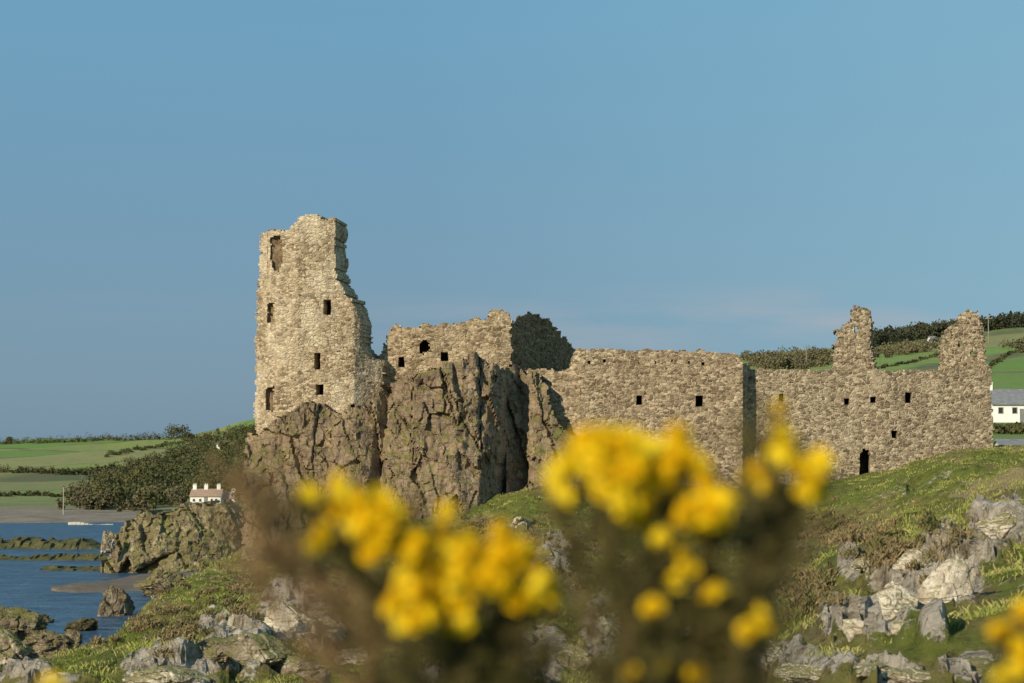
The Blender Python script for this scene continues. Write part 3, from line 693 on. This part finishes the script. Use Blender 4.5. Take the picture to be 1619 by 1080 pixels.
# ------------------------------------------------------------------ HOUSES
def box(vs,fs,x0,x1,y0,y1,z0,z1):
    k=len(vs); vs+= [(x0,y0,z0),(x1,y0,z0),(x1,y1,z0),(x0,y1,z0),(x0,y0,z1),(x1,y0,z1),(x1,y1,z1),(x0,y1,z1)]
    fs+= [(k,k+3,k+2,k+1),(k+4,k+5,k+6,k+7),(k,k+1,k+5,k+4),(k+1,k+2,k+6,k+5),(k+2,k+3,k+7,k+6),(k+3,k,k+4,k+7)]
def house(rootname,label,px0,px1,pyb,pyw,pyr,Y0,depth,wallm,roofm,chim,wins,group=None,doorx=None):
    s=Y0/F; x0,x1=(px0-CX)*s,(px1-CX)*s; zb,zw,zr=P(0,pyb,Y0)[2],P(0,pyw,Y0)[2],P(0,pyr,Y0)[2]
    t=root(rootname,label,'house',((x0+x1)/2,Y0,zb),group)
    y1=Y0+depth; ym=(Y0+y1)/2; zb2=zb-1.5
    vs=[(x0,Y0,zb2),(x1,Y0,zb2),(x1,y1,zb2),(x0,y1,zb2),(x0,Y0,zw),(x1,Y0,zw),(x1,y1,zw),(x0,y1,zw),(x0,ym,zr-.12),(x1,ym,zr-.12)]
    fs=[(0,1,5,4),(1,2,6,9,5),(2,3,7,6),(3,0,4,8,7),(0,3,2,1)]
    build('wall',vs,fs,wallm,t)
    e=.35; q=.14; vs=[];fs=[]
    for a in (0,1):
        vs+= [(x0-.2,Y0-e,zw-.18+a*q),(x1+.2,Y0-e,zw-.18+a*q),(x1+.2,ym,zr+a*q),(x0-.2,ym,zr+a*q),(x0-.2,y1+e,zw-.18+a*q),(x1+.2,y1+e,zw-.18+a*q)]
    fs=[(0,3,2,1),(3,4,5,2),(6,7,8,9),(9,8,11,10),(0,1,7,6),(4,10,11,5),(0,6,9,3),(3,9,10,4),(1,2,8,7),(2,5,11,8)]
    rf=build('roof',vs,fs,roofm,t)
    for c in chim:
        x=(c-CX)*s; vs=[];fs=[]; box(vs,fs,x-.45,x+.45,ym-.4,ym+.4,zr-.6,zr+1.0); box(vs,fs,x-.52,x+.52,ym-.47,ym+.47,zr+1.002,zr+1.1)
        for d in (-.22,.22): box(vs,fs,x+d-.1,x+d+.1,ym-.1,ym+.1,zr+1.102,zr+1.4)
        build('chimney',vs,fs,wallm,rf)
    for (wx,wy,ww,wh) in wins:
        x=(wx-CX)*s; z=P(0,wy,Y0)[2]; w=ww*s/2; h=wh*s/2
        vs=[];fs=[]
        box(vs,fs,x-w-.08,x-w,Y0-.05,Y0+.05,z-h-.08,z+h+.08); box(vs,fs,x+w,x+w+.08,Y0-.05,Y0+.05,z-h-.08,z+h+.08)
        box(vs,fs,x-w,x+w,Y0-.05,Y0+.05,z+h,z+h+.08); box(vs,fs,x-w,x+w,Y0-.05,Y0+.05,z-h-.08,z-h)
        fr=build('window',vs,fs,M['paintpole'],t); vs=[];fs=[]; box(vs,fs,x-w+.002,x+w-.002,Y0-.02,Y0+.03,z-h+.002,z+h-.002); build('pane',vs,fs,M['glass'],fr)
    if doorx:
        x=(doorx-CX)*s; vs=[];fs=[]; box(vs,fs,x-.45,x+.45,Y0-.04,Y0+.04,zb-.1,zb+2.0); build('door',vs,fs,M['slate'],t)
    return t
house('cottage','long white cottage with chimneys in front of the wood on the left shore',302,350,799,784,774,500,7,M['white'],M['redroof'],[306,324,344],[(308,791,3,4),(318,791,3,4),(336,791,3,4),(343,791,3,4)],None,327)
house('cottage','smaller white cottage joined at the right of the long one on the left shore',351,372,799,787,778,503,6,M['white'],M['redroof'],[368],[(357,792,3,4),(366,792,3,4)])
house('house','small white house among trees high on the hill left of the castle',343,349,708,702,699,900,6,M['white'],M['slate'],[],[(346,705,1.5,2)])
house('house','white house with grey slate roof behind the right end of the castle',1569,1720,668,638,615,300,8,M['white'],M['slate'],[1574,1650],[(1582,649,7,9),(1604,649,7,9),(1630,649,7,9)],None,1617)
house('shed','low grey roofed shed beneath the white house at the right edge',1586,1680,716,708,696,190,5,M['concrete'],M['slate'],[],[(1600,712,5,3)])
house('farmhouse','tiny white farmhouse high on the right hill beside the gable ruin',1473,1482,541,535,531,690,6,M['white'],M['slate'],[],[(1477,538,1.2,1.5)])
def pole(name,label,px,pyt,pyb,Y0,rad,mat,arm=True):
    x,_,zb=P(px,pyb,Y0); zt=P(px,pyt,Y0)[2]; t=root(name,label,'pole',(x,Y0,zb),None)
    vs=[];fs=[]; n=8
    for q,(z,r_) in enumerate(((zb-1.5,rad),(zt,rad*.7))):
        for s in range(n): vs.append((x+math.cos(s*.785)*r_,Y0+math.sin(s*.785)*r_,z))
    fs=[(s,(s+1)%n,n+(s+1)%n,n+s) for s in range(n)]+[tuple(range(n,2*n))]
    build('shaft',vs,fs,mat,t)
    if arm:
        vs=[];fs=[]; box(vs,fs,x-.9,x+.9,Y0-rad-.13,Y0-rad-.002,zt-.7,zt-.5)
        for d in (-.75,0,.75): box(vs,fs,x+d-.05,x+d+.05,Y0-rad-.11,Y0-rad-.02,zt-.498,zt-.3)
        build('crossarm',vs,fs,mat,t)
pole('utility_pole','tall wooden utility pole on the hill right of the gable ruin',1563,500,533,520,.16,M['pole'])
pole('utility_pole','short wooden utility pole on the hill left of the chimney ruin',1275,545,572,560,.14,M['pole'])
pole('marker_pole','pale slender pole standing by the left beach',100,770,812,455,.10,M['paintpole'],False)
sw=[];sfz=[]; Y0=414; s=Y0/F
za=P(0,838,Y0)[2]; zb=P(0,826,Y0)[2]
for k in range(14):
    xa=(110+k*6.5-CX)*s; box(sw,sfz,xa,xa+6.5*s-.06,Y0-.03*(k%2),Y0+1.2,za-1,zb+.15*math.sin(k*.8)-k*.05)
box(sw,sfz,(108-CX)*s,(203-CX)*s,Y0-.6,Y0+1.35,za-1,za+.15)
tag(build('sea_wall',sw,sfz,M['concrete']),'pale concrete sea wall at the back of the left beach','wall')
# ------------------------------------------------------------------ GORSE
def flower_tpl():
    vs=[];fs=[];mi=[]
    def petal(L,W,base,bend,rotz,tiltx,cup):
        k=len(vs); nu,nv=5,4; R=Matrix.Rotation(rotz,3,'Z')@Matrix.Rotation(tiltx,3,'X')
        for i in range(nu+1):
            u=i/nu; w=W*math.sin(math.pi*(.12+.80*u))**.8
            for j in range(nv+1):
                v=(j/nv-.5)*2; p=Vector((w*v, L*u, bend*u*u+cup*v*v*w)); p=R@p; vs.append(tuple(p+Vector(base)))
        for i in range(nu):
            for j in range(nv):
                a=k+i*(nv+1)+j; fs.append((a,a+1,a+nv+2,a+nv+1)); mi.append(0)
    petal(.016,.0085,(0,0,0),.004,0,1.1,.35)
    petal(.014,.005,(.002,0,0),-.002,-.35,.25,.6)
    petal(.014,.005,(-.002,0,0),-.002,.35,.25,.6)
    petal(.013,.004,(0,0,-.001),.002,0,-.15,.9)
    k=len(vs)
    for i in range(3):
        rr=(.0035,.0038,.001)[i]; y=(.006,0,-.004)[i]
        for s in range(6): vs.append((math.cos(s*1.047)*rr,y,math.sin(s*1.047)*rr))
    for i in range(2):
        for s in range(6): fs.append((k+i*6+s,k+i*6+(s+1)%6,k+(i+1)*6+(s+1)%6,k+(i+1)*6+s)); mi.append(1)
    return vs,fs,mi
FL=flower_tpl()
def flower_mesh(seed):
    r=random.Random(seed); vs=[];fs=[];mi=[]
    for q in range(9):
        R=Matrix.Rotation(q*2.4+r.uniform(-.3,.3),3,'Z')@Matrix.Rotation(r.uniform(-.9,1.3),3,'X'); k=len(vs); sc=r.uniform(.8,1.05)
        vs+= [tuple(R@(Vector(v)*sc+Vector((0,.002,0)))) for v in FL[0]]
        fs+= [tuple(a+k for a in f) for f in FL[1]]; mi+=FL[2]
    return vs,fs,mi
flmeshes=[]
for q in range(6):
    v,f,mi=flower_mesh(q); me=bpy.data.meshes.new('flower'); me.from_pydata(v,[],f); me.materials.append(M['petal']); me.materials.append(M['calyx']); me.polygons.foreach_set('material_index',mi); me.update(); flmeshes.append(me)
def bush(label,branches,flowers,base,Yb,nper,seed,spread=11,fs_=(.70,.98),single=()):
    r=random.Random(seed); bx=P(base,735,Yb)[0]
    t=root('gorse_bush',label,'gorse bush',(bx,Yb,-1.6))
    objs=[]
    for (pts,dry,dens,rad) in branches:
        W=[Vector((bx,Yb,-1.62)),Vector((lerp(bx,P(pts[0][0],735,Yb)[0],.6)+r.uniform(-.03,.03),Yb,-.9))]+[Vector(P(a,b,Yb+d)) for a,b,d in pts]
        path=[]
        for i in range(len(W)-1):
            p0=W[max(i-1,0)];p1=W[i];p2=W[i+1];p3=W[min(i+2,len(W)-1)]
            m=14
            for k in range(m):
                u=k/m; path.append(.5*((2*p1)+(p2-p0)*u+(2*p0-5*p1+4*p2-p3)*u*u+(3*p1-p0-3*p2+p3)*u**3))
        path.append(W[-1])
        vs=[];fs=[]
        def tube(path,r0,r1,n=6):
            k=len(vs)
            for i,p in enumerate(path):
                rr=lerp(r0,r1,i/(len(path)-1))
                for s in range(n): vs.append((p.x+math.cos(s*6.283/n)*rr,p.y+math.sin(s*6.283/n)*rr,p.z))
            for i in range(len(path)-1):
                for s in range(n): a=k+i*n; fs.append((a+s,a+(s+1)%n,a+n+(s+1)%n,a+n+s))
        tube(path,.006,.0014)
        tw=[]
        up=[p for p in path if p.z>-.32]
        L=len(up)
        for k in range(int(L*3.0*dens)):
            i0=r.randrange(L); p=up[i0]; tip=1-.3*i0/L
            d=Vector((r.gauss(0,1.3),r.gauss(0,.8),r.gauss(.35,.6))).normalized()*rad*r.uniform(.3,1.8)*tip
            q=[p,p+d*.5+Vector((0,0,.003)),p+d+Vector((0,0,.008))]; tube(q,.0016,.0007,4); tw.append(q)
        b=build('branch',vs,fs,M['stem'],t)
        sv=[];sf=[]
        def spine(p,d,l,w):
            k=len(sv); a=d.orthogonal().normalized()*w; c=d.cross(a).normalized()*w
            sv.extend([tuple(p+a),tuple(p-a*.5+c*.87),tuple(p-a*.5-c*.87),tuple(p+d*l)]); sf.extend([(k,k+1,k+3),(k+1,k+2,k+3),(k+2,k,k+3)])
        for q in tw:
            for k in range(24):
                u=r.random(); p=q[0].lerp(q[1],u*2) if u<.5 else q[1].lerp(q[2],u*2-1)
                d=Vector((r.gauss(0,1),r.gauss(0,1),r.gauss(.3,1))).normalized(); spine(p,d,r.uniform(.006,.014),.0011)
        for p in up:
            for k in range(5):
                d=Vector((r.gauss(0,1),r.gauss(0,1),r.gauss(.3,1))).normalized(); spine(p,d,r.uniform(.008,.016),.0011)
        build('spines',sv,sf,M['spbrown'] if dry else M['spgreen'],b)
        objs.append((b,up))
    nf=0
    for (fx,fy) in list(flowers)+list(single):
        one=(fx,fy) in single
        for k in range(1 if one else (nper if r.random()<.92 else 1)):
            p=Vector(P(fx+r.gauss(0,spread)*(k>0),fy+r.gauss(0,spread)*(k>0),Yb+r.uniform(-.05,.02)))
            b=min(objs,key=lambda o:min((q-p).length for q in o[1]))[0]
            o=bpy.data.objects.new('flower',flmeshes[r.randrange(6)]); C.objects.link(o); o.parent=b
            o.location=p-t.location; o.rotation_euler=(r.uniform(-1.5,1.5),r.uniform(-1.5,1.5),r.uniform(0,6.28)); s=r.uniform(*fs_)*(.8 if one else 1); o.scale=(s,s,s); nf+=1
    return nf
LF=[(487,785),(530,770),(500,850),(530,815),(600,790),(575,820),(625,825),(590,885),(610,860),(580,845),(660,865),(700,840),(640,920),(630,960),(690,900),(665,940),(720,900),(740,855),(800,855),(770,885),(760,925),(800,930),(815,895),(840,880),(860,920),(868,948),(730,985),(700,955),(785,870),(825,950),(715,930),(790,905),(640,880),(622,965),(745,900),(690,930),(665,900),(560,800),(730,950),(640,945),(740,880),(680,970),(770,910),(810,870),(715,865),(610,820),(655,845)]
print('flowers', bush('yellow flowering gorse bush close to the camera, the left one, with brown dry twigs',[
 ([(690,1500,0),(670,1150,0),(610,980,0),(545,880,0),(490,810,.0)],0,.8,.050),
 ([(700,1500,.02),(740,1150,.02),(720,1010,.02),(670,900,.02),(600,825,.02)],0,.9,.050),
 ([(740,1500,.03),(820,1150,.03),(810,1040,.03),(800,970,.03),(785,905,.03)],0,1.0,.052),
 ([(700,1500,.06),(730,1150,.06),(760,1040,.06),(840,970,.06)],0,1.0,.057),
 ([(720,1500,.06),(820,1200,.06),(850,1100,.06),(865,1020,.06)],0,.7,.045),
 ([(690,1500,.08),(680,1230,.08),(690,1120,.08),(710,1040,.08)],0,.8,.055),
 ([(650,1500,.10),(560,1120,.10),(470,930,.10),(410,840,.10),(375,755,.10)],1,.55,.060),
 ([(660,1500,.14),(620,1120,.14),(530,960,.14),(475,870,.14),(425,790,.12)],1,.6,.065),
 ([(660,1500,.14),(540,1180,.14),(460,1010,.14),(405,900,.12)],1,.3,.055),
 ([(680,1500,.12),(600,1150,.12),(590,1020,.12),(600,940,.1)],1,.6,.065)],LF,720,2.0,2,5,single=((555,835),(700,1000),(655,985))))
RF=[(880,750),(887,782),(903,738),(922,702),(947,690),(975,685),(935,730),(962,722),(1000,700),(1030,712),(1070,692),(1080,722),(1042,740),(1000,742),(970,760),(1012,772),(990,790),(1020,803),(1052,762),(1110,750),(1100,735),(958,795),(940,770),(1004,822),(1092,800),(1120,812),(1142,800),(1220,720),(1242,722),(1292,735),(1275,772),(950,750),(1030,780),(1085,825),(985,735),(920,745),(1060,725),(980,705),(1015,730)]
RS=((1045,850),(1182,762),(1230,652),(1240,690),(1300,725),(1195,975),(1208,1000),(1185,1000),(1120,945),(1135,935),(1090,905),(1078,880),(1035,965),(1042,1052),(1100,1070),(1000,1068),(1205,770),(1190,745),(1255,742),(1150,830),(1065,920),(1105,840))
print('flowers', bush('yellow flowering gorse bush close to the camera, the right one, with the tallest sprays',[
 ([(1050,1500,0),(1010,1120,0),(985,960,0),(960,840,.0),(945,740,0)],0,1.0,.050),
 ([(1060,1500,.03),(1040,1120,.03),(1040,940,.03),(1050,830,.03),(1068,740,.03)],0,1.0,.050),
 ([(1090,1500,0),(1150,1150,0),(1185,930,0),(1205,800,0),(1230,680,0)],0,1.1,.042),
 ([(1100,1500,.02),(1180,1150,.02),(1200,930,.02),(1240,840,.02),(1285,765,.02)],0,.8,.038),
 ([(1030,1500,.03),(960,1150,.03),(930,980,.03),(905,860,.03),(890,790,.03)],0,.5,.045),
 ([(1080,1500,.04),(1090,1120,.04),(1110,960,.04),(1130,840,.04)],0,1.1,.050),
 ([(1050,1500,.08),(1030,1180,.08),(1000,1060,.08),(1010,960,.08)],0,1.1,.057),
 ([(1090,1500,.08),(1130,1180,.08),(1140,1060,.08),(1160,980,.08)],0,1.1,.060),
 ([(1110,1500,.12),(1190,1180,.12),(1200,1000,.12),(1225,880,.12),(1215,790,.1)],1,.6,.055)],RF,1080,1.95,2,6,12,(.74,1.02),RS))
CF=[(1600,1000),(1606,1058),(1582,1003),(1616,1022),(1618,972),(1596,1078),(1640,1000),(1630,1050)]
bush('yellow flowering gorse bush cut off by the bottom right corner',[
 ([(1660,1500,0),(1640,1200,0),(1615,1060,0),(1598,1010,0)],0,.7,.03),
 ([(1670,1500,.03),(1670,1200,.03),(1650,1060,.03),(1630,990,.03)],1,.6,.03)],CF,1660,2.0,1,8)
bush('low yellow gorse tip just showing at the bottom left edge',[
 ([(90,1500,0),(90,1250,0),(85,1140,0),(80,1095,0)],0,.5,.02)],[(78,1088),(92,1096)],100,2.0,1,9)
# ------------------------------------------------------------------ LIGHT, WORLD, CAMERA
AZ=math.radians(219); EL=math.radians(25)
sv_=Vector((math.sin(AZ)*math.cos(EL),math.cos(AZ)*math.cos(EL),math.sin(EL)))
ld=bpy.data.lights.new('sun','SUN'); ld.energy=5.0; ld.angle=math.radians(.5); ld.color=(1,.88,.67)
lo=bpy.data.objects.new('sun',ld); C.objects.link(lo); lo.rotation_euler=sv_.to_track_quat('Z','Y').to_euler(); lo.location=(-40,-40,60)
w=bpy.data.worlds.new('World'); bpy.context.scene.world=w; w.use_nodes=True
N=w.node_tree.nodes; Lk=w.node_tree.links; bg=N['Background']; bg.inputs['Strength'].default_value=.1
sky=N.new('ShaderNodeTexSky'); sky.sky_type='NISHITA'; sky.sun_disc=False; sky.sun_elevation=EL; sky.sun_rotation=AZ
tc=N.new('ShaderNodeTexCoord'); sp=N.new('ShaderNodeSeparateXYZ'); Lk.new(tc.outputs['Generated'],sp.inputs[0])
rp=N.new('ShaderNodeValToRGB'); e=rp.color_ramp.elements
stops=[(0.,(.16,.265,.37)),(.06,(.16,.29,.41)),(.15,(.15,.32,.47)),(.25,(.145,.37,.545)),(.6,(.12,.29,.50))]
while len(e)<len(stops): e.new(.5)
for i,(p,c) in enumerate(stops): e[i].position=p; e[i].color=(c[0],c[1],c[2],1)
Lk.new(sp.outputs[2],rp.inputs[0])
def wmix(f,a,b,mode='MIX'):
    m=N.new('ShaderNodeMix'); m.data_type='RGBA'; m.blend_type=mode; m.clamp_result=False
    for k,v in ((0,f),(6,a),(7,b)):
        if hasattr(v,'is_output'): Lk.new(v,m.inputs[k])
        elif k==0: m.inputs[0].default_value=v
        else: m.inputs[k].default_value=(*v,1)
    return m.outputs[2]
mr=N.new('ShaderNodeMapRange'); Lk.new(sp.outputs[0],mr.inputs[0]); mr.inputs[1].default_value=-.05; mr.inputs[2].default_value=.3; mr.inputs[3].default_value=0; mr.inputs[4].default_value=.6
c=wmix(mr.outputs[0],rp.outputs[0],(.25,.49,.62))
mp=N.new('ShaderNodeMapping'); mp.inputs['Scale'].default_value=(11,11,55); mp.inputs['Location'].default_value=(3.2,0,1.5); Lk.new(tc.outputs['Generated'],mp.inputs[0])
nz=N.new('ShaderNodeTexNoise'); nz.inputs['Scale'].default_value=1; nz.inputs['Detail'].default_value=6; Lk.new(mp.outputs[0],nz.inputs[0])
r1=N.new('ShaderNodeValToRGB'); r1.color_ramp.elements[0].position=.4; r1.color_ramp.elements[1].position=.68; Lk.new(nz.outputs[0],r1.inputs[0])
r2=N.new('ShaderNodeValToRGB'); ee=r2.color_ramp.elements; ee[0].position=.045; ee[0].color=(0,0,0,1); ee[1].position=.09; ee[1].color=(0,0,0,1); x=ee.new(.07); x.color=(1,1,1,1); Lk.new(sp.outputs[2],r2.inputs[0])
mx=N.new('ShaderNodeMapRange'); Lk.new(sp.outputs[0],mx.inputs[0]); mx.inputs[1].default_value=-.10; mx.inputs[2].default_value=0.02; mx.inputs[3].default_value=.1; mx.inputs[4].default_value=1
mm=N.new('ShaderNodeMath'); mm.operation='MULTIPLY'; Lk.new(r1.outputs[0],mm.inputs[0]); Lk.new(r2.outputs[0],mm.inputs[1])
m2=N.new('ShaderNodeMath'); m2.operation='MULTIPLY'; Lk.new(mm.outputs[0],m2.inputs[0]); Lk.new(mx.outputs[0],m2.inputs[1])
m3=N.new('ShaderNodeMath'); m3.operation='MULTIPLY'; m3.inputs[1].default_value=.75; Lk.new(m2.outputs[0],m3.inputs[0])
c=wmix(m3.outputs[0],c,(.37,.39,.46))
sc=N.new('ShaderNodeVectorMath'); sc.operation='SCALE'; sc.inputs['Scale'].default_value=10; Lk.new(c,sc.inputs[0])
c=wmix(.12,sc.outputs[0],sky.outputs[0]); Lk.new(c,bg.inputs[0])
cd_=bpy.data.cameras.new('camera'); cam=bpy.data.objects.new('camera',cd_); C.objects.link(cam)
cd_.sensor_width=36; cd_.lens=36*F/1619; cd_.clip_start=.1; cd_.clip_end=60000
cam.rotation_euler=(math.pi/2+TH,0,0)
cd_.dof.use_dof=True; cd_.dof.focus_distance=108; cd_.dof.aperture_fstop=3.6
S=bpy.context.scene; S.camera=cam
S.view_settings.view_transform='Standard'; S.view_settings.look='None'; S.view_settings.exposure=0
